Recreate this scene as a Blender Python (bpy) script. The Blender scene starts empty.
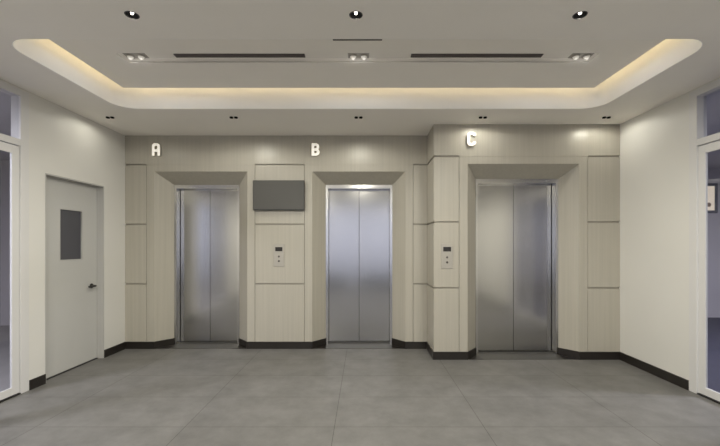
import bpy, bmesh, math
from mathutils import Vector
PI = math.pi
scene = bpy.context.scene
COL = scene.collection

# ------------------------------------------------------------------ room numbers (metres)
XL, XR = -3.365, 3.264          # side walls
YB, YC = 5.35, 4.845            # back wall, and the bay of the right-hand lift standing forward
XBAY = 0.89                     # left flank of that bay
YF = -2.3                       # glazed front of the lobby, behind the camera
H = 3.0                         # ceiling
ZG = (0.91, 1.75, 2.59)         # horizontal joints in the wall cladding

# ------------------------------------------------------------------ materials
def mat(name, col, rough=0.6, metal=0.0, spec=0.5, noise=0.0, nscale=(3, 3, 3), bump=0.0, emit=None, estr=0.0):
    m = bpy.data.materials.new(name); m.use_nodes = True
    nt = m.node_tree; b = nt.nodes['Principled BSDF']
    b.inputs['Base Color'].default_value = (*col, 1)
    b.inputs['Roughness'].default_value = rough
    b.inputs['Metallic'].default_value = metal
    b.inputs['Specular IOR Level'].default_value = spec
    if emit:
        b.inputs['Emission Color'].default_value = (*emit, 1)
        b.inputs['Emission Strength'].default_value = estr
    if noise or bump:
        g = nt.nodes.new('ShaderNodeNewGeometry')
        mp = nt.nodes.new('ShaderNodeMapping'); mp.inputs['Scale'].default_value = nscale
        nz = nt.nodes.new('ShaderNodeTexNoise'); nz.inputs['Scale'].default_value = 1.0
        nz.inputs['Detail'].default_value = 5
        nt.links.new(g.outputs['Position'], mp.inputs['Vector'])
        nt.links.new(mp.outputs['Vector'], nz.inputs['Vector'])
        if noise:
            r = nt.nodes.new('ShaderNodeValToRGB')
            r.color_ramp.elements[0].position = 0.3; r.color_ramp.elements[1].position = 0.7
            r.color_ramp.elements[0].color = (*[c * (1 - noise) for c in col], 1)
            r.color_ramp.elements[1].color = (*[min(1, c * (1 + noise)) for c in col], 1)
            nt.links.new(nz.outputs['Fac'], r.inputs['Fac'])
            nt.links.new(r.outputs['Color'], b.inputs['Base Color'])
        if bump:
            bp = nt.nodes.new('ShaderNodeBump'); bp.inputs['Strength'].default_value = bump
            bp.inputs['Distance'].default_value = 0.002
            nt.links.new(nz.outputs['Fac'], bp.inputs['Height'])
            nt.links.new(bp.outputs['Normal'], b.inputs['Normal'])
    return m

def floor_mat():
    m = bpy.data.materials.new('grey_stone_tile'); m.use_nodes = True
    nt = m.node_tree; b = nt.nodes['Principled BSDF']; L = nt.links.new
    g = nt.nodes.new('ShaderNodeNewGeometry')
    mp = nt.nodes.new('ShaderNodeMapping')
    mp.inputs['Location'].default_value = (0.237 + 12.0, -3.05 + 12.0, 0)
    L(g.outputs['Position'], mp.inputs['Vector'])
    br = nt.nodes.new('ShaderNodeTexBrick')
    br.offset = 0.0; br.squash = 1.0
    br.inputs['Scale'].default_value = 1.0
    br.inputs['Brick Width'].default_value = 1.2
    br.inputs['Row Height'].default_value = 0.6
    br.inputs['Mortar Size'].default_value = 0.0028
    br.inputs['Mortar Smooth'].default_value = 0.1
    br.inputs['Bias'].default_value = 0.0
    br.inputs['Color1'].default_value = (0.97, 0.97, 0.97, 1)
    br.inputs['Color2'].default_value = (1.03, 1.03, 1.03, 1)
    br.inputs['Mortar'].default_value = (0.48, 0.47, 0.45, 1)
    L(mp.outputs['Vector'], br.inputs['Vector'])
    nz = nt.nodes.new('ShaderNodeTexNoise'); nz.inputs['Scale'].default_value = 3.4; nz.inputs['Detail'].default_value = 10
    nz.inputs['Roughness'].default_value = 0.7
    L(g.outputs['Position'], nz.inputs['Vector'])
    r = nt.nodes.new('ShaderNodeValToRGB')
    r.color_ramp.elements[0].position = 0.3; r.color_ramp.elements[1].position = 0.72
    r.color_ramp.elements[0].color = (*FLOOR_LO, 1)
    r.color_ramp.elements[1].color = (*FLOOR_HI, 1)
    L(nz.outputs['Fac'], r.inputs['Fac'])
    mx = nt.nodes.new('ShaderNodeMix'); mx.data_type = 'RGBA'; mx.blend_type = 'MULTIPLY'
    mx.inputs['Factor'].default_value = 1
    L(r.outputs['Color'], mx.inputs['A']); L(br.outputs['Color'], mx.inputs['B'])
    L(mx.outputs['Result'], b.inputs['Base Color'])
    b.inputs['Roughness'].default_value = 0.42
    b.inputs['Specular IOR Level'].default_value = 0.25
    return m

def glass_mat(name, tint, refl=0.08):
    m = bpy.data.materials.new(name); m.use_nodes = True
    nt = m.node_tree; L = nt.links.new
    out = nt.nodes['Material Output']; nt.nodes.remove(nt.nodes['Principled BSDF'])
    tr = nt.nodes.new('ShaderNodeBsdfTransparent'); tr.inputs['Color'].default_value = (*tint, 1)
    gl = nt.nodes.new('ShaderNodeBsdfGlossy'); gl.inputs['Roughness'].default_value = 0.02
    gl.inputs['Color'].default_value = (0.9, 0.9, 0.92, 1)
    lw = nt.nodes.new('ShaderNodeLayerWeight'); lw.inputs['Blend'].default_value = 0.5
    pw = nt.nodes.new('ShaderNodeMath'); pw.operation = 'POWER'; pw.inputs[1].default_value = 4.0
    fr = nt.nodes.new('ShaderNodeMath'); fr.operation = 'MULTIPLY_ADD'; fr.inputs[1].default_value = 0.9; fr.inputs[2].default_value = refl / 2
    L(lw.outputs['Facing'], pw.inputs[0]); L(pw.outputs[0], fr.inputs[0])
    mx = nt.nodes.new('ShaderNodeMixShader')
    L(fr.outputs[0], mx.inputs['Fac']); L(tr.outputs['BSDF'], mx.inputs[1]); L(gl.outputs['BSDF'], mx.inputs[2])
    L(mx.outputs['Shader'], out.inputs['Surface'])
    return m

FLOOR_LO, FLOOR_HI = (0.132, 0.128, 0.123), (0.205, 0.200, 0.192)
M = dict(
    paint=mat('white_wall_paint', (0.69, 0.676, 0.636), 0.55, spec=0.3, noise=0.012, nscale=(1.5, 1.5, 1.5)),
    ceil=mat('ceiling_paint', (0.91, 0.875, 0.82), 0.7, spec=0.25, noise=0.01),
    fascia=mat('fascia_paint', (0.92, 0.915, 0.90), 0.6, spec=0.3, noise=0.01),
    clad=mat('beige_wood_laminate', (0.425, 0.398, 0.338), 0.36, spec=0.5, noise=0.05, nscale=(38, 38, 0.6)),
    joint=mat('shaded_joint', (0.36, 0.335, 0.285), 0.5, noise=0.05),  # darker than the cladding: the shade of the joints put into the colour
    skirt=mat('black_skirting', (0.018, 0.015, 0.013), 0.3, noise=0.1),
    steel=mat('brushed_steel', (0.53, 0.52, 0.50), 0.17, metal=1.0, noise=0.02, nscale=(160, 160, 1.5)),
    steel_frame=mat('polished_steel', (0.6, 0.59, 0.57), 0.2, metal=1.0, noise=0.02, nscale=(1, 1, 80)),
    sill=mat('sill_steel', (0.11, 0.107, 0.1), 0.4, metal=0.4, noise=0.04, nscale=(3, 120, 1)),
    shaft=mat('shaft_dark', (0.03, 0.03, 0.03), 0.8, noise=0.1),
    tv=mat('dark_screen', (0.07, 0.067, 0.06), 0.42, spec=0.45, noise=0.02),
    tvframe=mat('black_plastic', (0.02, 0.02, 0.02), 0.45, noise=0.05),
    plate=mat('champagne_plate', (0.41, 0.385, 0.34), 0.4, metal=0.3, noise=0.02, nscale=(60, 60, 2)),
    disp=mat('black_display', (0.025, 0.022, 0.02), 0.25, noise=0.05),
    button=mat('dark_button', (0.1, 0.09, 0.085), 0.35, metal=0.5, noise=0.05),
    door=mat('grey_door_paint', (0.50, 0.495, 0.475), 0.45, spec=0.4, noise=0.012),
    doorframe=mat('grey_frame_paint', (0.46, 0.45, 0.43), 0.45, spec=0.4, noise=0.012),
    darkglass=mat('dark_vision_glass', (0.07, 0.07, 0.082), 0.25, spec=0.4, noise=0.02),
    blackmetal=mat('black_metal', (0.03, 0.028, 0.026), 0.35, metal=0.3, noise=0.1),
    alu=mat('white_aluminium', (0.66, 0.65, 0.64), 0.4, spec=0.5, noise=0.01),
    letter=mat('lit_letter_face', (0.9, 0.88, 0.82), 0.4, emit=(1.0, 0.93, 0.80), estr=0.42, noise=0.005),
    letterside=mat('letter_return', (0.75, 0.7, 0.6), 0.35, metal=0.3, noise=0.02),
    led=mat('warm_led', (0.9, 0.85, 0.7), 0.5, emit=(1.0, 0.79, 0.47), estr=7.0, noise=0.005),
    lens=mat('lamp_lens', (0.9, 0.9, 0.85), 0.3, emit=(1.0, 0.93, 0.82), estr=6.0, noise=0.005),
    dimlens=mat('small_lamp_lens', (0.05, 0.05, 0.05), 0.3, emit=(1.0, 0.9, 0.75), estr=0.03, noise=0.005),
    fill_lamp=mat('fill_lamp_diffuser', (0.8, 0.8, 0.82), 0.5, emit=(.95, .93, 1.0), estr=3.0, noise=0.005),  # for the lights added in the side rooms
    bulb=mat('frosted_bulb', (0.85, 0.83, 0.78), 0.3, emit=(1.0, 0.93, 0.82), estr=0.13, noise=0.005),
    gimbal=mat('grey_gimbal', (0.4, 0.375, 0.34), 0.5, noise=0.04),
    baffle=mat('black_baffle', (0.008, 0.008, 0.008), 0.7, spec=0.1, noise=0.1),
    grille=mat('dark_grille', (0.115, 0.098, 0.092), 0.6, noise=0.05),
    slat=mat('grille_slat', (0.15, 0.13, 0.122), 0.5, noise=0.05),
    room_wall=mat('lavender_grey_paint', (0.44, 0.42, 0.45), 0.7, noise=0.02),
    room_ceil=mat('side_room_ceiling', (0.5, 0.49, 0.52), 0.8, noise=0.02),
    room_floor=mat('side_room_floor', (0.3, 0.29, 0.29), 0.6, noise=0.05),
    carpet=mat('navy_carpet', (0.045, 0.045, 0.075), 0.9, noise=0.15, nscale=(14, 14, 14)),
    pframe=mat('navy_frame', (0.07, 0.075, 0.11), 0.4, noise=0.05),
    paper=mat('glowing_cream_notice', (0.85, 0.76, 0.62), 0.6, noise=0.03, nscale=(9, 9, 9), emit=(1, .84, .62), estr=0.4),  # own glow put into the sheet, taken as a backlit sign
    mark=mat('brown_print', (0.35, 0.24, 0.17), 0.6, noise=0.05),
    paving=mat('pavement', (0.6, 0.6, 0.6), 0.85, noise=0.1),
    glass=glass_mat('clear_glass', (0.9, 0.91, 0.93)),
)
M['floor'] = floor_mat()

# ------------------------------------------------------------------ mesh helpers
def box(bm, x0, x1, y0, y1, z0, z1):
    vs = [bm.verts.new(p) for p in ((x0, y0, z0), (x1, y0, z0), (x1, y1, z0), (x0, y1, z0),
                                    (x0, y0, z1), (x1, y0, z1), (x1, y1, z1), (x0, y1, z1))]
    for f in ((0, 3, 2, 1), (4, 5, 6, 7), (0, 1, 5, 4), (1, 2, 6, 5), (2, 3, 7, 6), (3, 0, 4, 7)):
        bm.faces.new([vs[i] for i in f])

def boxes(lst):
    bm = bmesh.new()
    for b in lst: box(bm, *b)
    return bm

def lathe(bm, prof, n=32, axis='z', c=(0, 0, 0), closed=False):
    """prof: list of (r, h) swept round an axis through c."""
    rings = []
    for r, h in prof:
        ring = []
        for k in range(n):
            a = 2 * PI * k / n
            if axis == 'z': p = (c[0] + r * math.cos(a), c[1] + r * math.sin(a), c[2] + h)
            elif axis == 'y': p = (c[0] + r * math.cos(a), c[1] + h, c[2] + r * math.sin(a))
            else: p = (c[0] + h, c[1] + r * math.cos(a), c[2] + r * math.sin(a))
            ring.append(bm.verts.new(p))
        rings.append(ring)
    m = len(rings)
    for i in range(m if closed else m - 1):
        a, b = rings[i], rings[(i + 1) % m]
        for k in range(n):
            bm.faces.new((a[k], a[(k + 1) % n], b[(k + 1) % n], b[k]))
    if not closed:
        for ring in (rings[0], rings[-1]):
            try: bm.faces.new(ring)
            except ValueError: pass
    return bm

def sweep(bm, prof, path):
    """prof: closed list of profile points; path: list of functions point -> xyz (stations)."""
    st = [[bm.verts.new(f(p)) for p in prof] for f in path]
    n = len(prof)
    for a, b in zip(st, st[1:]):
        for k in range(n):
            bm.faces.new((a[k], a[(k + 1) % n], b[(k + 1) % n], b[k]))
    bm.faces.new(st[0]); bm.faces.new(st[-1])

def plate_curve(outers_and_holes, z0, z1, plane='xy'):
    """A flat plate with holes: 2D filled curve, extruded, returned as a bmesh."""
    cu = bpy.data.curves.new('tmp', 'CURVE'); cu.dimensions = '2D'; cu.fill_mode = 'BOTH'
    cu.extrude = abs(z1 - z0) / 2
    for loop in outers_and_holes:
        s = cu.splines.new('POLY'); s.points.add(len(loop) - 1)
        for p, (x, y) in zip(s.points, loop): p.co = (x, y, 0, 1)
        s.use_cyclic_u = True
    o = bpy.data.objects.new('tmp', cu); COL.objects.link(o)
    dg = bpy.context.evaluated_depsgraph_get(); dg.update()
    me = bpy.data.meshes.new_from_object(o.evaluated_get(dg), depsgraph=dg)
    bm = bmesh.new(); bm.from_mesh(me)
    bpy.data.meshes.remove(me); bpy.data.objects.remove(o); bpy.data.curves.remove(cu)
    zc = (z0 + z1) / 2
    for v in bm.verts:
        x, y, z = v.co
        v.co = (x, y, z + zc) if plane == 'xy' else (x, zc - z, y)
    bmesh.ops.remove_doubles(bm, verts=bm.verts, dist=1e-5)
    return bm

def circle(cx, cy, r, n=28):
    return [(cx + r * math.cos(2 * PI * k / n), cy + r * math.sin(2 * PI * k / n)) for k in range(n)]

def rect(x0, x1, y0, y1):
    return [(x0, y0), (x1, y0), (x1, y1), (x0, y1)]

def rrect(x0, x1, y0, y1, r, n=12):
    pts = []
    for cx, cy, a0 in ((x1 - r, y1 - r, 0), (x0 + r, y1 - r, 90), (x0 + r, y0 + r, 180), (x1 - r, y0 + r, 270)):
        for k in range(n + 1):
            a = math.radians(a0 + 90 * k / n)
            pts.append((cx + r * math.cos(a), cy + r * math.sin(a)))
    return pts

def obj(name, bm, m, parent=None, smooth=False, bevel=0.0):
    bmesh.ops.recalc_face_normals(bm, faces=bm.faces)
    me = bpy.data.meshes.new(name); bm.to_mesh(me); bm.free()
    me.materials.append(M[m] if isinstance(m, str) else m)
    if smooth:
        for p in me.polygons: p.use_smooth = True
        me.set_sharp_from_angle(angle=math.radians(40))
    o = bpy.data.objects.new(name, me); COL.objects.link(o)
    if parent: o.parent = parent
    if bevel:
        md = o.modifiers.new('bevel', 'BEVEL'); md.width = bevel; md.segments = 2; md.limit_method = 'ANGLE'
    return o

def tag(o, label, cat, group=None, kind=None):
    o['label'] = label; o['category'] = cat
    if group: o['group'] = group
    if kind: o['kind'] = kind
    return o

def thing(name, label, cat, loc=(0, 0, 0), rz=0.0, group=None, kind=None):
    o = bpy.data.objects.new(name, None); COL.objects.link(o)
    o.empty_display_size = 0.1
    o.location = loc; o.rotation_euler = (0, 0, rz)
    return tag(o, label, cat, group, kind)

def dup(root, loc, label, rz=None):
    r = root.copy(); COL.objects.link(r); r.location = loc; r['label'] = label
    if rz is not None: r.rotation_euler = (0, 0, rz)
    for ch in list(root.children):
        c = ch.copy(); COL.objects.link(c); c.parent = r
        for g in list(ch.children):
            d = g.copy(); COL.objects.link(d); d.parent = c
    return r

def struct(name, bm, m, label, cat, parent=None, **k):
    o = obj(name, bm, m, parent, **k)
    return tag(o, label, cat, None, 'structure')

# ------------------------------------------------------------------ floor
struct('floor', boxes([(XL - .2, XR + .2, YF - .1, YB + .6, -0.1, 0)]), 'floor',
       'grey stone tile floor running across the whole lobby', 'floor')

# ------------------------------------------------------------------ side walls with door and shopfront openings
SF0, SF1 = 1.95, 3.815            # shopfront opening along Y
D0, D1, DZ = 4.008, 4.918, 2.222  # grey door opening
WT = 0.15
struct('wall_left', boxes([
    (XL - WT, XL, YF, SF0, 0, H), (XL - WT, XL, SF0, SF1, 2.985, H), (XL - WT, XL, SF1, D0, 0, H),
    (XL - WT, XL, D0, D1, DZ, H), (XL - WT, XL, D1, YB + .1, 0, H)]), 'paint',
    'plain off-white left wall around the grey door', 'wall')
struct('wall_right', boxes([
    (XR, XR + WT, YF, SF0, 0, H), (XR, XR + WT, SF0, SF1, 2.985, H), (XR, XR + WT, SF1, YC + .1, 0, H)]), 'paint',
    'plain off-white right wall beside the third elevator', 'wall')

# ------------------------------------------------------------------ back wall: masonry, cladding panels
LIFT = dict(A=(-2.298, 0.655, 0.477, YB), B=(-0.0725, 0.657, 0.487, YB), C=(2.033, 0.712, 0.55, YC))
ZO, ZI = 2.495, 2.338             # surround: head at wall face, head at the steel frame
BAND = 0.105                      # flat band of the surround on the wall face
CT = 0.02                         # cladding thickness
GAP = 0.005

def masonry():
    bm = bmesh.new()
    a, b, c = LIFT['A'], LIFT['B'], LIFT['C']
    y0, y1 = YB + CT, YB + 0.62
    xs = [XL, a[0] - a[1], a[0] + a[1], b[0] - b[1], b[0] + b[1], XBAY + CT]
    for i in (0, 2, 4): box(bm, xs[i], xs[i + 1], y0, y1, 0, H)
    for i in (1, 3): box(bm, xs[i], xs[i + 1], y0, y1, ZO, H)
    y0 = YC + CT
    box(bm, XBAY + CT, c[0] - c[1], y0, y1, 0, H)
    box(bm, c[0] + c[1], XR, y0, y1, 0, H)
    box(bm, c[0] - c[1], c[0] + c[1], y0, y1, ZO, H)
    return bm
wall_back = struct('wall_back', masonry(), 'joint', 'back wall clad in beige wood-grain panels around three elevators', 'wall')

def panel(x0, x1, z0, z1, y, first=[True]):
    obj('cladding_panel', boxes([(x0, x1, y, y + CT - .001, z0, z1)]), 'clad', wall_back, bevel=.0012)
JH = 0.011
rows = [(0.0, ZG[0] - JH), (ZG[0] + JH, ZG[1] - JH), (ZG[1] + JH, ZG[2] - JH)]
def column(x0, x1, y):
    for z0, z1 in rows: panel(x0, x1, z0, z1, y)
def edge(k, s): c = LIFT[k]; return c[0] + s * (c[1] + BAND)
column(XL, edge('A', -1) - GAP, YB)
column(edge('A', 1) + GAP, edge('B', -1) - GAP, YB)
column(edge('B', 1) + GAP, XBAY, YB)
column(XBAY, edge('C', -1) - GAP, YC)
column(edge('C', 1) + GAP, XR, YC)
# the header of the back wall and of the bay
def header(ks, x0, x1, y):
    xs = [x0] + [e for k in ks for e in (edge(k, -1) - GAP, edge(k, 1) + GAP)] + [x1]
    for i, (a, b) in enumerate(zip(xs, xs[1:])):
        panel(a, b, ZG[2] + JH if i % 2 == 0 else ZG[2] - .0025, H, y)
header('AB', XL, XBAY, YB)
header('C', XBAY, XR, YC)
# strips of header between joint shadow and surround bands are closed by the band itself
for z0, z1 in rows + [(ZG[2] + JH, H)]:
    obj('cladding_panel', boxes([(XBAY, XBAY + CT - .001, YC + CT, YB, z0, z1)]), 'clad', wall_back, bevel=.0012)

# ------------------------------------------------------------------ elevators
def make_elevator(key, label):
    cx, ho, hi, y = LIFT[key]
    t = thing('elevator', label, 'elevator', (cx, y, 0), 0, 'elevators in the back wall')
    so, st, d = ho - hi, ZO - ZI, 0.21
    # swept profile: (lateral outset, outset at head, depth)
    prof = [(0, 0, d), (so, st, 0), (so + BAND, st + ZG[2] - ZO - .003, 0), (so + BAND, st + ZG[2] - ZO - .003, CT - .001),
            (so, st, CT - .001), (so, st, d + .26), (0, 0, d + .26)]
    bm = bmesh.new()
    sweep(bm, prof, [lambda p: (-hi - p[0], p[2], 0), lambda p: (-hi - p[0], p[2], ZI + p[1]),
                     lambda p: (hi + p[0], p[2], ZI + p[1]), lambda p: (hi + p[0], p[2], 0)])
    obj('surround', bm, 'clad', t)
    # steel frame
    fw, fh = 0.032, 0.05
    fprof = [(0, 0, d - .004), (-fw, -fh, d - .004), (-fw, -fh, d + .10), (0, 0, d + .10)]
    bm = bmesh.new()
    e = .0005
    sweep(bm, fprof, [lambda p: (-hi - p[0] + e, p[2], 0), lambda p: (-hi - p[0] + e, p[2], ZI + p[1] - e),
                      lambda p: (hi + p[0] - e, p[2], ZI + p[1] - e), lambda p: (hi + p[0] - e, p[2], 0)])
    obj('door_frame', bm, 'steel_frame', t)
    yd = 0.325
    for s in (-1, 1):
        x0, x1 = sorted((s * .0022, s * (hi - .004)))
        p = obj('door_panel', boxes([(x0, x1, yd, yd + .035, .012, ZI - fh + .03)]), 'steel', t, bevel=.002)
    hf = hi * .935
    def plan(pts, z):
        b = bmesh.new()
        lo = [b.verts.new((x, y_, 0)) for x, y_ in pts]; up = [b.verts.new((x, y_, z)) for x, y_ in pts]
        b.faces.new(lo); b.faces.new(up)
        for k in range(len(pts)): b.faces.new((lo[k], lo[(k + 1) % len(pts)], up[(k + 1) % len(pts)], up[k]))
        return b
    bm = plan([(-hf, 0), (hf, 0), (hi - .001, .205), (hi - .001, yd + .06), (-hi + .001, yd + .06), (-hi + .001, .205)], .006)
    for k in range(5): box(bm, -hi + .002, hi - .002, .225 + .02 * k, .233 + .02 * k, .006, .0085)
    obj('sill', bm, 'sill', t)
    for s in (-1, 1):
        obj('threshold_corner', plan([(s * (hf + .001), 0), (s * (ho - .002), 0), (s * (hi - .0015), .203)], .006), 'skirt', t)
    obj('shaft_lining', boxes([(-hi + .001, hi - .001, d + .23, d + .25, .0, ZI)]), 'shaft', t)
    return t
make_elevator('A', 'elevator with closed steel doors in a splayed beige surround under lit letter A')
make_elevator('B', 'elevator with closed steel doors in a splayed beige surround under lit letter B')
make_elevator('C', 'wider elevator with closed steel doors in the bay standing forward, under letter C')

# ------------------------------------------------------------------ skirtings
def skirting(bm, pts, th=.012, z=.10):
    """pts: plan polyline, the room lies to its right-hand side when walking along it."""
    P = [Vector(p) for p in pts]
    offs = []
    for i, p in enumerate(P):
        ns = []
        for a, b in ((i - 1, i), (i, i + 1)):
            if 0 <= a and b < len(P):
                dv = (P[b] - P[a]).normalized(); ns.append(Vector((dv.y, -dv.x)))
        n = sum(ns, Vector((0, 0)))
        n = n / n.length; k = 1 / max(.3, n.dot(ns[0]))
        offs.append(p + n * th * k)
    st = []
    for p, q in zip(P, offs):
        st.append([bm.verts.new((*p, 0)), bm.verts.new((*q, 0)), bm.verts.new((*q, z - .004)), bm.verts.new((*(q * .6 + p * .4), z)), bm.verts.new((*p, z))])
    for a, b in zip(st, st[1:]):
        for k in range(5): bm.faces.new((a[k], a[(k + 1) % 5], b[(k + 1) % 5], b[k]))
    bm.faces.new(st[0]); bm.faces.new(st[-1])
def lift_pts(k, s):
    cx, ho, hi, y = LIFT[k]
    return (cx + s * ho, y), (cx + s * hi, y + .205)
bm = bmesh.new()
skirting(bm, [(XL, D1 + .002), (XL, YB)]); skirting(bm, [(XL, SF1 + .004), (XL, D0 - .002)]); skirting(bm, [(XL, YF), (XL, SF0 - .004)])
struct('baseboard_left', bm, 'skirt', 'black skirting along the foot of the left wall', 'skirting')
bm = bmesh.new()
skirting(bm, [(XL, YB), *lift_pts('A', -1)])
skirting(bm, [*lift_pts('A', 1)[::-1], *lift_pts('B', -1)])
skirting(bm, [*lift_pts('B', 1)[::-1], (XBAY, YB), (XBAY, YC), *lift_pts('C', -1)])
skirting(bm, [*lift_pts('C', 1)[::-1], (XR, YC)])
struct('baseboard_back', bm, 'skirt', 'black skirting along the clad back wall between the elevators', 'skirting')
bm = bmesh.new()
skirting(bm, [(XR, YC), (XR, SF1 + .004)]); skirting(bm, [(XR, SF0 - .004), (XR, YF)])
struct('baseboard_right', bm, 'skirt', 'black skirting along the foot of the right wall', 'skirting')

# ------------------------------------------------------------------ grey service door in the left wall
def grey_door():
    W = D1 - D0
    t = thing('door_1', 'grey flush door with a small dark window in the left wall', 'door', (XL, D0, 0), PI / 2, None, 'structure')
    rec = .078
    lt = .014
    fp = [(0, -.002), (lt, -.002), (lt, rec - .012), (lt + .012, rec - .012), (lt + .012, rec - .002), (lt, rec - .002), (lt, WT - .004), (0, WT - .004)]
    bm = bmesh.new()
    e = .0006
    sweep(bm, fp, [lambda p: (p[0] + e, p[1], 0), lambda p: (p[0] + e, p[1], DZ - p[0] - e),
                   lambda p: (W - p[0] - e, p[1], DZ - p[0] - e), lambda p: (W - p[0] - e, p[1], 0)])
    obj('door_frame', bm, 'doorframe', t)
    x0, x1 = lt + .003, W - lt - .003
    vx0, vx1, vz0, vz1 = .292, .636, 1.285, 1.873
    zt, yb = DZ - lt - .005, rec + .045
    leaf = obj('leaf', plate_curve([rect(x0, x1, .012, zt), rect(vx0, vx1, vz0, vz1)], rec, yb, 'xz'), 'door', t)
    obj('vision_pane', boxes([(vx0, vx1, rec + .018, rec + .026, vz0, vz1)]), 'darkglass', leaf)
    obj('glazing_bead', plate_curve([rect(vx0 - .008, vx1 + .008, vz0 - .008, vz1 + .008), rect(vx0 + .006, vx1 - .006, vz0 + .006, vz1 - .006)], rec - .003, rec + .006, 'xz'), 'doorframe', leaf)
    # lever handle
    hx, hz = .79, .945
    bm = bmesh.new()
    lathe(bm, [(.03, -.001), (.03, -.008), (.026, -.011), (.013, -.012), (.0115, -.016), (.0115, -.052)], 24, 'y', (hx, rec, hz))
    lathe(bm, [(.010, 0), (.0125, -.01), (.0125, -.05), (.011, -.12), (.005, -.126)], 16, 'x', (hx + .012, rec - .05, hz - .001))
    obj('lever_handle', bm, 'blackmetal', leaf, smooth=True)
    bm = bmesh.new()
    box(bm, x1 - .004, x1 + .006, rec - .004, rec + .004, hz - .09, hz + .09)
    obj('strike_plate', bm, 'doorframe', t)
    bm = bmesh.new()
    for hz_ in (.25, 1.1, 1.95): lathe(bm, [(.008, -.05), (.008, .05)], 12, 'z', (x0 - .001, rec - .004, hz_))
    obj('hinge', bm, 'doorframe', t, smooth=True)
    obj('threshold', boxes([(lt + .002, W - lt - .002, rec - .014, WT - .004, 0, .009)]), 'blackmetal', t)
grey_door()

# ------------------------------------------------------------------ glazed shopfronts, left and right
def shopfront(name, label, loc, rz, flip, td):
    """local x runs along the wall, y into the side room, z up; flip puts the door leaf at the far end for either wall."""
    W = SF1 - SF0
    t = thing(name, label, 'glazed door', loc, rz, None, 'structure')
    fx = (lambda x: W - x) if flip else (lambda x: x)
    def B(lst):
        return boxes([(min(fx(a), fx(b)), max(fx(a), fx(b)), c, d, e, f) for a, b, c, d, e, f in lst])
    top = 2.984
    y0, y1 = -.004, .096
    # fixed frame: posts, head, transom bar
    obj('post', B([(W - .092, W - .001, y0, y1, 0, top)]), 'alu', t, bevel=.003)
    obj('post', B([(W - 1.075, W - 1.005, y0, y1, 0, top)]), 'alu', t, bevel=.003)
    obj('post', B([(.001, .07, y0, y1, 0, top)]), 'alu', t, bevel=.003)
    obj('head', B([(.07, W - 1.075, y0, y1, 2.92, top), (W - 1.005, W - .092, y0, y1, 2.92, top)]), 'alu', t, bevel=.003)
    obj('transom_bar', B([(.07, W - 1.075, y0, y1, 2.43, 2.495), (W - 1.005, W - .092, y0, y1, 2.43, 2.495)]), 'alu', t, bevel=.003)
    obj('bottom_rail', B([(.07, W - 1.075, y0, y1, 0, .09)]), 'alu', t, bevel=.003)
    obj('transom_pane', B([(.07, W - 1.075, td, td + .008, 2.495, 2.92)]), 'glass', t)
    obj('transom_pane', B([(W - 1.005, W - .092, td, td + .008, 2.495, 2.92)]), 'glass', t)
    obj('side_pane', B([(.07, W - 1.075, .04, .048, .09, 2.43)]), 'glass', t)
    # hinged leaf
    a, b = W - 1.0, W - .097
    lf = obj('door_leaf', B([(a, a + .078, .006, .028, .018, 2.422), (b - .078, b, .006, .028, .018, 2.422),
                             (a + .078, b - .078, .006, .028, .018, .092), (a + .078, b - .078, .006, .028, 2.342, 2.422)]), 'alu', t, bevel=.002)
    obj('pane', B([(a + .078, b - .078, .011, .019, .092, 2.342)]), 'glass', lf)
    bm = bmesh.new()
    hx = fx(a + .04)
    lathe(bm, [(.011, 0), (.011, .5)], 16, 'z', (hx, -.05, .85))
    for z in (.9, 1.3): lathe(bm, [(.007, -.05), (.007, .008)], 12, 'y', (hx, 0, z))
    obj('pull_handle', bm, 'steel_frame', lf, smooth=True)
    obj('threshold', B([(W - 1.005, W - .092, y0, y1, 0, .012)]), 'blackmetal', t)
    return t
shopfront('door_2', 'white-framed glass door with a transom in the left wall, at the left edge', (XL, SF0, 0), PI / 2, False, .014)
shopfront('door_3', 'white-framed glass door with a transom in the right wall, at the right edge', (XR, SF1, 0), -PI / 2, True, .062)

# ------------------------------------------------------------------ rooms seen through the side doors
RLX = -6.6
struct('wall_left_room', boxes([(RLX - .1, RLX, YF, 7.0, 0, H), (RLX, XL - WT, 6.9, 7.0, 0, H),
       (RLX, RLX + .3, YF - .1, YF, 0, H), (-5.3, XL - WT, YF - .1, YF, 0, H),
       (XL - WT, XL, YB + .1, 7.0, 0, H)]), 'room_wall', 'dim lavender-grey wall of the side room behind the left glass door', 'wall')
struct('floor_left_room', boxes([(RLX, XL - .2, YF - .1, 7.0, -.1, 0)]), 'room_floor', 'grey floor of the side room behind the left glass door', 'floor')
struct('ceiling_left_room', boxes([(RLX - .1, XL - WT, YF - .1, 7.0, H, H + .1)]), 'room_ceil', 'ceiling of the side room behind the left glass door', 'ceiling')
RRX, RRY = 10.0, 7.65
struct('wall_right_room', boxes([(XR + WT, RRX, RRY, RRY + .1, 0, H), (XR + WT, RRX, YF - .1, YF, 0, H),
       (RRX, RRX + .1, YF, 1.0, 0, H), (RRX, RRX + .1, 5.6, RRY, 0, H), (RRX, RRX + .1, 1.0, 5.6, 0, .6), (RRX, RRX + .1, 1.0, 5.6, 2.7, H),
       (XR + .001, XR + WT, YC + .1, RRY + .1, 0, H)]), 'room_wall', 'lavender-grey wall seen through the right glass door', 'wall')
struct('floor_right_room', boxes([(XR + .2, RRX, YF - .1, RRY + .1, -.1, 0)]), 'carpet', 'navy carpet seen through the right glass door', 'floor')
struct('ceiling_right_room', boxes([(XR + WT, RRX + .1, YF - .1, RRY + .1, H, H + .1)]), 'room_ceil', 'ceiling seen through the right glass door', 'ceiling')

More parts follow.
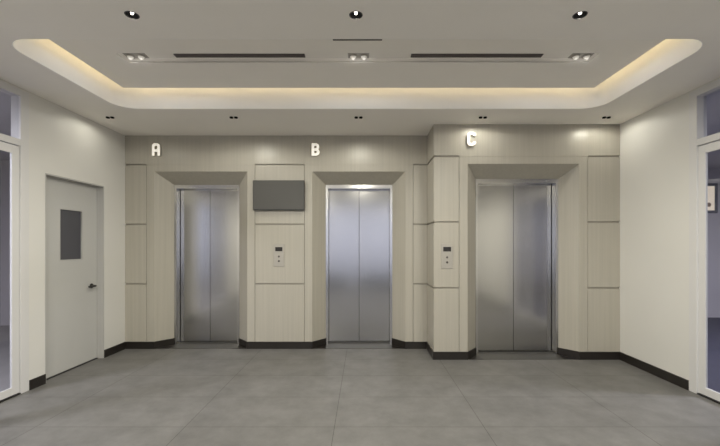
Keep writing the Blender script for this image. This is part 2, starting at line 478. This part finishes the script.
for x, y, e, where in ((-4.9, 1.6, 150, 'left'), (6.0, 3.2, 225, 'right')):  # unseen lights added to brighten the side rooms
    t = thing('room_fill_light', 'added square ceiling light brightening the room behind the %s glass door' % where, 'ceiling light', (x, y, H))
    obj('frame', plate_curve([rect(-.31, .31, -.31, .31), rect(-.28, .28, -.28, .28)], -.04, -.0005, 'xy'), 'alu', t)
    obj('diffuser', boxes([(-.281, .281, -.281, .281, -.03, -.02)]), 'fill_lamp', t)
    li = bpy.data.lights.new('room_fill_glow', 'AREA'); li.energy = e; li.size = .56; li.color = (.95, .93, 1.0)
    lo = bpy.data.objects.new('room_fill_glow', li); COL.objects.link(lo); lo.location = (x, y, H - .032)
t = thing('framed_notice', 'framed glowing cream notice on the far wall behind the right glass door', 'picture', (6.93, RRY, 2.40), 0)
obj('frame', plate_curve([rect(-.165, .165, -.3, .3), rect(-.115, .115, -.245, .245)], -.03, -.001, 'xz'), 'pframe', t, bevel=.003)
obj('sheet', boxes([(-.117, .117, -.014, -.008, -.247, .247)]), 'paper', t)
bm = bmesh.new(); lathe(bm, [(.045, -.0165), (.045, -.0145)], 20, 'y', (.0, 0, -.13))
obj('printed_mark', bm, 'mark', t)

# ------------------------------------------------------------------ glazed front behind the camera
def front_window(name, label, x0, x1, z0, z1, n, axis='x', at=YF - .05, m='alu'):
    bm = bmesh.new()
    fr = .07
    def bb(a, b, za, zb, d=.05):
        if axis == 'x': box(bm, a, b, at - d, at + d, za, zb)
        else: box(bm, at - d, at + d, a, b, za, zb)
    for k in range(n + 1):
        c = x0 + (x1 - x0) * k / n
        c0 = min(max(c - fr / 2, x0), x1 - fr)
        bb(c0, c0 + fr, z0, z1)
    bb(x0, x1, z0, z0 + fr, .049); bb(x0, x1, z1 - fr, z1, .049)
    t = thing(name, label, 'window', (0, 0, 0), 0, None, 'structure')
    obj('window_frame', bm, m, t)
    bm = bmesh.new()
    bb(x0 + .02, x1 - .02, z0 + .02, z1 - .02, .004)
    obj('pane', bm, 'glass', t)
struct('wall_front', boxes([(XL, -2.6, YF - .1, YF, 0, H), (2.5, XR, YF - .1, YF, 0, H), (-2.6, 2.5, YF - .1, YF, 2.92, H)]), 'paint',
       'off-white front wall around the street glazing, opposite the elevators', 'wall')
tag(obj('reflection_panel', boxes([(-2.6, -.55, YF - .02, YF + .02, 0, .36), (-.22, 2.5, YF - .02, YF + .02, 0, .36)]), 'blackmetal'), 'added dark panels along the foot of the street glazing, for the door reflection', 'panel', None, 'structure').name = 'added_trim_front'  # unseen panels added to darken the foot of the reflection in the steel doors
front_window('window_1', 'wide street glazing opposite the elevators', -2.6, 2.5, 0, 2.92, 4)
front_window('window_2', 'end window of the side room behind the left glass door', RLX + .3, -5.3, 0, H, 1)
front_window('window_3', 'far window of the room behind the right glass door', 1.0, 5.6, .6, 2.7, 3, 'y', RRX + .05)
struct('ground', boxes([(-40, 40, -40, YF - .1, -.14, -.04), (RRX + .1, 40, YF - .1, 40, -.14, -.04)]), 'paving', 'grey pavement outside the street glazing', 'ground')

# ------------------------------------------------------------------ ceiling with its recessed tray
TX0, TX1, TY0, TY1 = -2.75, 2.65, 2.841, 4.297      # opening in the lower ceiling
UX0, UX1, UY0, UY1 = -2.635, 2.52, 2.96, 4.16       # floating centre panel of the tray
ZU = 3.18                                           # its underside
ZF = 3.42                                           # top of the tray
RC = .22
BIG = [(-1.553, 2.544), (-0.054, 2.544), (1.446, 2.544)]
REAR_FILL = [(x, y) for y in (1.04, -.46) for x in (-1.553, 1.446)]  # unseen downlights added behind the camera to fill the lobby with light
SMALL = [(-3.055, 4.572), (-1.568, 4.572), (-0.066, 4.572), (1.43, 4.572), (2.917, 4.572)]
RB, RS, SX = .0405, .019, .027
loops = [rect(XL - WT, XR + WT, YF - .1, YB + .6), rrect(TX0 - .004, TX1 + .004, TY0 - .004, TY1 + .004, RC + .004)]
loops += [circle(x, y, RB) for x, y in BIG + REAR_FILL]
for x, y in SMALL: loops += [circle(x - SX, y, RS, 20), circle(x + SX, y, RS, 20)]
ceiling = struct('ceiling', plate_curve(loops, H, H + .02), 'ceil', 'pale lower ceiling around the recessed tray', 'ceiling')
fascia = obj('tray_fascia', plate_curve([rrect(TX0 - .004, TX1 + .004, TY0 - .004, TY1 + .004, RC + .004), rrect(TX0, TX1, TY0, TY1, RC)], H - .0005, ZF), 'fascia', ceiling)
for p in fascia.data.polygons: p.use_smooth = True
fascia.data.set_sharp_from_angle(angle=math.radians(30))
obj('tray_top', boxes([(TX0 - .004, TX1 + .004, TY0 - .004, TY1 + .004, ZF, ZF + .02)]), 'fascia', ceiling)
# floating centre panel with a shallow trough for lamps and air slots
TRX0, TRX1, TRY0, TRY1, TRD = -2.232, 2.12, 3.404, 3.591, .045
VX0, VX1, VY0, VY1 = -.26, .151, 3.04, 3.184
upper = obj('centre_panel', plate_curve([rect(UX0, UX1, UY0, UY1), rect(TRX0, TRX1, TRY0, TRY1)], ZU, ZU + .015), 'ceil', ceiling)
obj('trough', boxes([(TRX0 - .01, TRX1 + .01, TRY0 - .01, TRY1 + .01, ZU + TRD, ZU + TRD + .01),
                     (TRX0 - .01, TRX0, TRY0 - .01, TRY1 + .01, ZU + .015, ZU + TRD), (TRX1, TRX1 + .01, TRY0 - .01, TRY1 + .01, ZU + .015, ZU + TRD),
                     (TRX0, TRX1, TRY0 - .01, TRY0, ZU + .015, ZU + TRD), (TRX0, TRX1, TRY1, TRY1 + .01, ZU + .015, ZU + TRD)]), 'ceil', upper)
bm = bmesh.new()
for x in (-2.0, 0, 1.9):
    for y in (3.1, 4.0): box(bm, x - .01, x + .01, y - .01, y + .01, ZU + .015, ZF)
obj('hanger', bm, 'fascia', upper)
# LED strip lying on the edge of the panel, hidden from below
bm = plate_curve([rect(UX0 + .008, UX1 - .008, UY0 + .008, UY1 - .008), rect(UX0 + .02, UX1 - .02, UY0 + .02, UY1 - .02)], ZU + .0155, ZU + .025)
tag(obj('cove_light', bm, 'led'), 'warm LED strip lying along the edge of the floating tray panel', 'light')

# ------------------------------------------------------------------ air slots in the ceiling
def air_slot(name, x0, x1, y0, y1, z, label, n, group=None):
    cx, cy = (x0 + x1) / 2, (y0 + y1) / 2
    t = thing(name, label, 'air vent', (cx, cy, z), 0, group)
    hx, hy = (x1 - x0) / 2, (y1 - y0) / 2
    obj('slot_frame', plate_curve([rect(-hx, hx, -hy, hy), rect(-hx + .006, hx - .006, -hy + .006, hy - .006)], -.008, 0), 'grille', t)
    obj('backing', boxes([(-hx + .004, hx - .004, -hy + .004, hy - .004, -.0025, -.0005)]), 'grille', t)
    for k in range(n):
        y = -hy + (k + .5) * 2 * hy / n
        obj('slat', boxes([(-hx + .006, hx - .006, y - .003, y + .003, -.0065, -.0026)]), 'slat', t)
air_slot('air_diffuser', -1.758, -.549, 3.506, 3.562, ZU + TRD, 'long dark air slot in the ceiling tray, left of its middle lamps', 3, 'linear air slots in the ceiling tray')
air_slot('air_diffuser', .437, 1.656, 3.506, 3.562, ZU + TRD, 'long dark air slot in the ceiling tray, right of its middle lamps', 3, 'linear air slots in the ceiling tray')
air_slot('ceiling_vent', VX0, VX1, VY0, VY1, ZU, 'short black vent at the near edge of the ceiling tray', 5)

# ------------------------------------------------------------------ lamps
def spot(name, loc, energy, ang, blend, col, radius, parent=None, aim=None):
    li = bpy.data.lights.new(name, 'SPOT'); li.energy = energy; li.spot_size = math.radians(ang)
    li.spot_blend = blend; li.color = col; li.shadow_soft_size = radius
    o = bpy.data.objects.new(name, li); COL.objects.link(o); o.location = loc
    if aim: o.rotation_euler = Vector(aim).to_track_quat('-Z', 'Y').to_euler()
    return o
WARM = (0.97, 0.94, 0.82)
E_BIG, E_FILL, E_SMALL, E_TROUGH = 54, 98, 15, .035
t = thing('recessed_downlight', '', 'downlight', (*BIG[0], H), 0, 'black downlights in the near ceiling')
bm = bmesh.new(); lathe(bm, [(RB - .002, .001), (RB - .001, -.003), (RB + .003, -.0035), (RB + .005, -.0005)], 40, closed=True)
obj('trim_ring', bm, 'blackmetal', t, smooth=True)
bm = bmesh.new(); lathe(bm, [(RB - .0015, -.001), (.026, .05), (.026, .06), (RB + .002, .06), (RB + .002, .022), (RB - .0005, .02)], 40, closed=True)
obj('baffle', bm, 'baffle', t, smooth=True)
bm = bmesh.new(); lathe(bm, [(.0105, .02), (.010, .012), (.008, .006), (.003, .004)], 28)
obj('lens', bm, 'lens', t, smooth=True)
lab = ('black recessed downlight in the near ceiling, above elevator A', 'black recessed downlight in the near ceiling, above elevator B',
       'black recessed downlight in the near ceiling, above elevator C')
t['label'] = lab[0]
for (x, y), l in list(zip(BIG, lab))[1:]: dup(t, (x, y, H), l)
for x, y in REAR_FILL: dup(t, (x, y, H), 'added fill downlight in the lobby ceiling behind the viewpoint')
for x, y in BIG + REAR_FILL: spot('downlight_beam', (x, y, H - .02), E_BIG if y > 2 else E_FILL, 178, .5, WARM, .03)

t = thing('twin_spotlight', '', 'spotlight', (*SMALL[0], H), 0, 'small twin spotlights in the ceiling along the elevators')
for s in (-1, 1):
    bm = bmesh.new(); lathe(bm, [(RS + .003, -.0005), (RS + .002, -.014), (RS - .001, -.015), (.013, .025), (.011, .03), (RS - .002, .03), (RS - .0015, .0), (RS - .0005, -.0005)], 24, c=(s * SX, 0, 0), closed=True)
    b = obj('baffle', bm, 'baffle', t, smooth=True)
    bm = bmesh.new(); lathe(bm, [(.009, .029), (.009, .022), (.005, .02)], 20, c=(s * SX, 0, 0))
    obj('lens', bm, 'dimlens', b, smooth=True)
lab = ('tiny twin black spotlight in the ceiling beside the left wall, above the grey door', 'tiny twin black spotlight in the ceiling between letters A and B, above the wall screen',
       'tiny twin black spotlight in the ceiling above elevator B', 'tiny twin black spotlight in the ceiling just above letter C',
       'tiny twin black spotlight in the ceiling above the right end of elevator C bay')
t['label'] = lab[0]
for (x, y), l in list(zip(SMALL, lab))[1:]: dup(t, (x, y, H), l)
for (x, y), k in zip(SMALL, (.3, 1.35, 1.35, .5, .45)): spot('spotlight_beam', (x, y, H - .017), E_SMALL * k, 178, .35, WARM, .03)

TW = [(-2.12, 3.53), (-.051, 3.53), (2.018, 3.53)]
t = thing('twin_gimbal_light', '', 'ceiling light', (*TW[0], ZU + TRD), 0, 'twin lamps in the ceiling tray')
obj('housing', plate_curve([rect(-.098, .098, -.05, .05), circle(-.05, 0, .036), circle(.05, 0, .036)], -.006, 0), 'gimbal', t)
for s in (-1, 1):
    bm = bmesh.new(); lathe(bm, [(.034, -.001), (.036, -.02), (.033, -.022), (.031, -.012), (.031, -.001)], 32, c=(s * .05, 0, 0), closed=True)
    h = obj('gimbal_ring', bm, 'gimbal', t, smooth=True)
    bm = bmesh.new()
    lathe(bm, [(.026, -.002)] + [(.029 * math.cos(a), -.012 - .029 * math.sin(a)) for a in [PI / 2 * k / 8 for k in range(8)]] + [(.002, -.041)], 28, c=(s * .05, 0, 0))
    obj('bulb', bm, 'bulb', h, smooth=True)
lab = ('pair of round lamps in the ceiling tray at its left end', 'pair of round lamps in the ceiling tray between the two long air slots',
       'pair of round lamps in the ceiling tray at its right end')
t['label'] = lab[0]
for (x, y), l in list(zip(TW, lab))[1:]: dup(t, (x, y, ZU + TRD), l)
for x, y in TW:
    for s in (-1, 1):
        li = bpy.data.lights.new('gimbal_glow', 'POINT'); li.energy = E_TROUGH; li.color = (1.0, .97, .93); li.shadow_soft_size = .02
        lo = bpy.data.objects.new('gimbal_glow', li); COL.objects.link(lo); lo.location = (x + s * .05, y, ZU - .02)
        spot('gimbal_beam', (x + s * .05, y, ZU - .004), 2.2, 179, .1, (1.0, .97, .93), .02)

# ------------------------------------------------------------------ lit letters over the elevators
def letter(name, loops, x, y, z, label):
    t = thing(name, label, 'sign', (x, y, z), 0, 'lit letters over the elevators')
    obj('lit_face', plate_curve(loops, -.034, -.028, 'xz'), 'letter', t)
    obj('letter_return', plate_curve(loops, -.0279, -.0, 'xz'), 'letterside', t)
# letter outlines in units where the cap height runs 0..12.4 and the width 0..8
def S(pts): return [((px - 4) * .0138, (py - 6.2) * .0138) for px, py in pts]
def oct_(cx, cy, r): return circle(cx, cy, r, 14)
A_out = S([(0, 0), (2.4, 0), (2.4, 4.0), (5.6, 4.0), (5.6, 0), (8, 0), (8, 9.6), (7.6, 11.0), (6.7, 12.0), (5.4, 12.4), (2.6, 12.4), (1.3, 12.0), (.4, 11.0), (0, 9.6)])
A_in = S(rrect(2.45, 5.55, 6.3, 10.1, 1.3, 5))
B_out = S([(0, 0), (5.0, 0), (7.2, 1.1), (8, 2.7), (8, 4.7), (6.6, 6.3), (7.6, 7.7), (7.6, 10.0), (6.8, 11.5), (5.0, 12.4), (0, 12.4)])
B_in1 = S(rrect(2.5, 5.2, 2.3, 5.1, .9, 5))
B_in2 = S(rrect(2.5, 5.1, 7.4, 10.1, .9, 5))
C_out = S([(2.4, 0), (5.6, 0), (7.0, .8), (8, 2.2), (8, 3.5), (5.6, 3.5), (5.4, 2.7), (4.9, 2.3), (3.1, 2.3), (2.4, 3.2), (2.4, 9.2), (3.1, 10.1), (4.9, 10.1), (5.4, 9.7), (5.6, 8.9),
           (8, 8.9), (8, 10.2), (7.0, 11.6), (5.6, 12.4), (2.4, 12.4), (1.0, 11.6), (0, 10.2), (0, 2.2), (1.0, .8)])
letter('letter_sign', [A_out, A_in], -2.912, YB, 2.797, 'lit white letter A on the header above the first elevator')
letter('letter_sign', [B_out, B_in1, B_in2], -.678, YB, 2.797, 'lit white letter B on the header above the middle elevator')
letter('letter_sign', [C_out], 1.362, YC, 2.806, 'lit white letter C on the header of the forward bay')

# ------------------------------------------------------------------ call panels and wall screen
t = thing('call_panel', 'slim elevator call panel with dark display on the wall below the screen', 'call panel', (-1.197, YB, 1.315), 0, 'elevator call panels')
obj('face_plate', boxes([(-.074, .074, -.008, .0, -.16, .16)]), 'plate', t, bevel=.003)
obj('display', boxes([(-.05, .05, -.0105, -.008, .058, .116)]), 'disp', t, bevel=.001)
for z in (-.017, -.08):
    bm = bmesh.new(); lathe(bm, [(.0135, -.0075), (.0135, -.0115), (.011, -.013)], 24, 'y', (0, 0, z))
    obj('button', bm, 'button', t, smooth=True)
dup(t, (1.058, YC, 1.32), 'slim elevator call panel with dark display on the forward bay, left of elevator C')

t = thing('wall_screen', 'blank dark flat screen mounted on the wall between elevators A and B', 'screen', (-1.19, YB, 2.154), 0)
obj('casing', boxes([(-.358, .358, -.062, -.026, -.207, .207)]), 'tvframe', t, bevel=.004)
obj('display', boxes([(-.352, .352, -.0635, -.0615, -.196, .201)]), 'tv', t)
obj('mount', boxes([(-.15, .15, -.027, -.0005, -.1, .1)]), 'blackmetal', t)

# ------------------------------------------------------------------ daylight, exposure, camera
w = bpy.data.worlds.new('daylight'); scene.world = w; w.use_nodes = True
bg = w.node_tree.nodes['Background']
bg.inputs['Color'].default_value = (0.82, 0.84, 1.0, 1)
bg.inputs['Strength'].default_value = 1.25

cam = bpy.data.cameras.new('camera'); co = bpy.data.objects.new('camera', cam); COL.objects.link(co)
co.location = (0, 0, 1.46); co.rotation_euler = (PI / 2, 0, 0)
cam.sensor_width = 36; cam.sensor_fit = 'HORIZONTAL'; cam.lens = 380 / 720 * 36
cam.shift_x = -4 / 720; cam.shift_y = 22 / 720
cam.clip_start = .05; cam.clip_end = 200
scene.camera = co
vs = scene.view_settings
vs.view_transform = 'Standard'; vs.look = 'None'; vs.exposure = 0.2; vs.gamma = 1.0; vs.use_curve_mapping = False
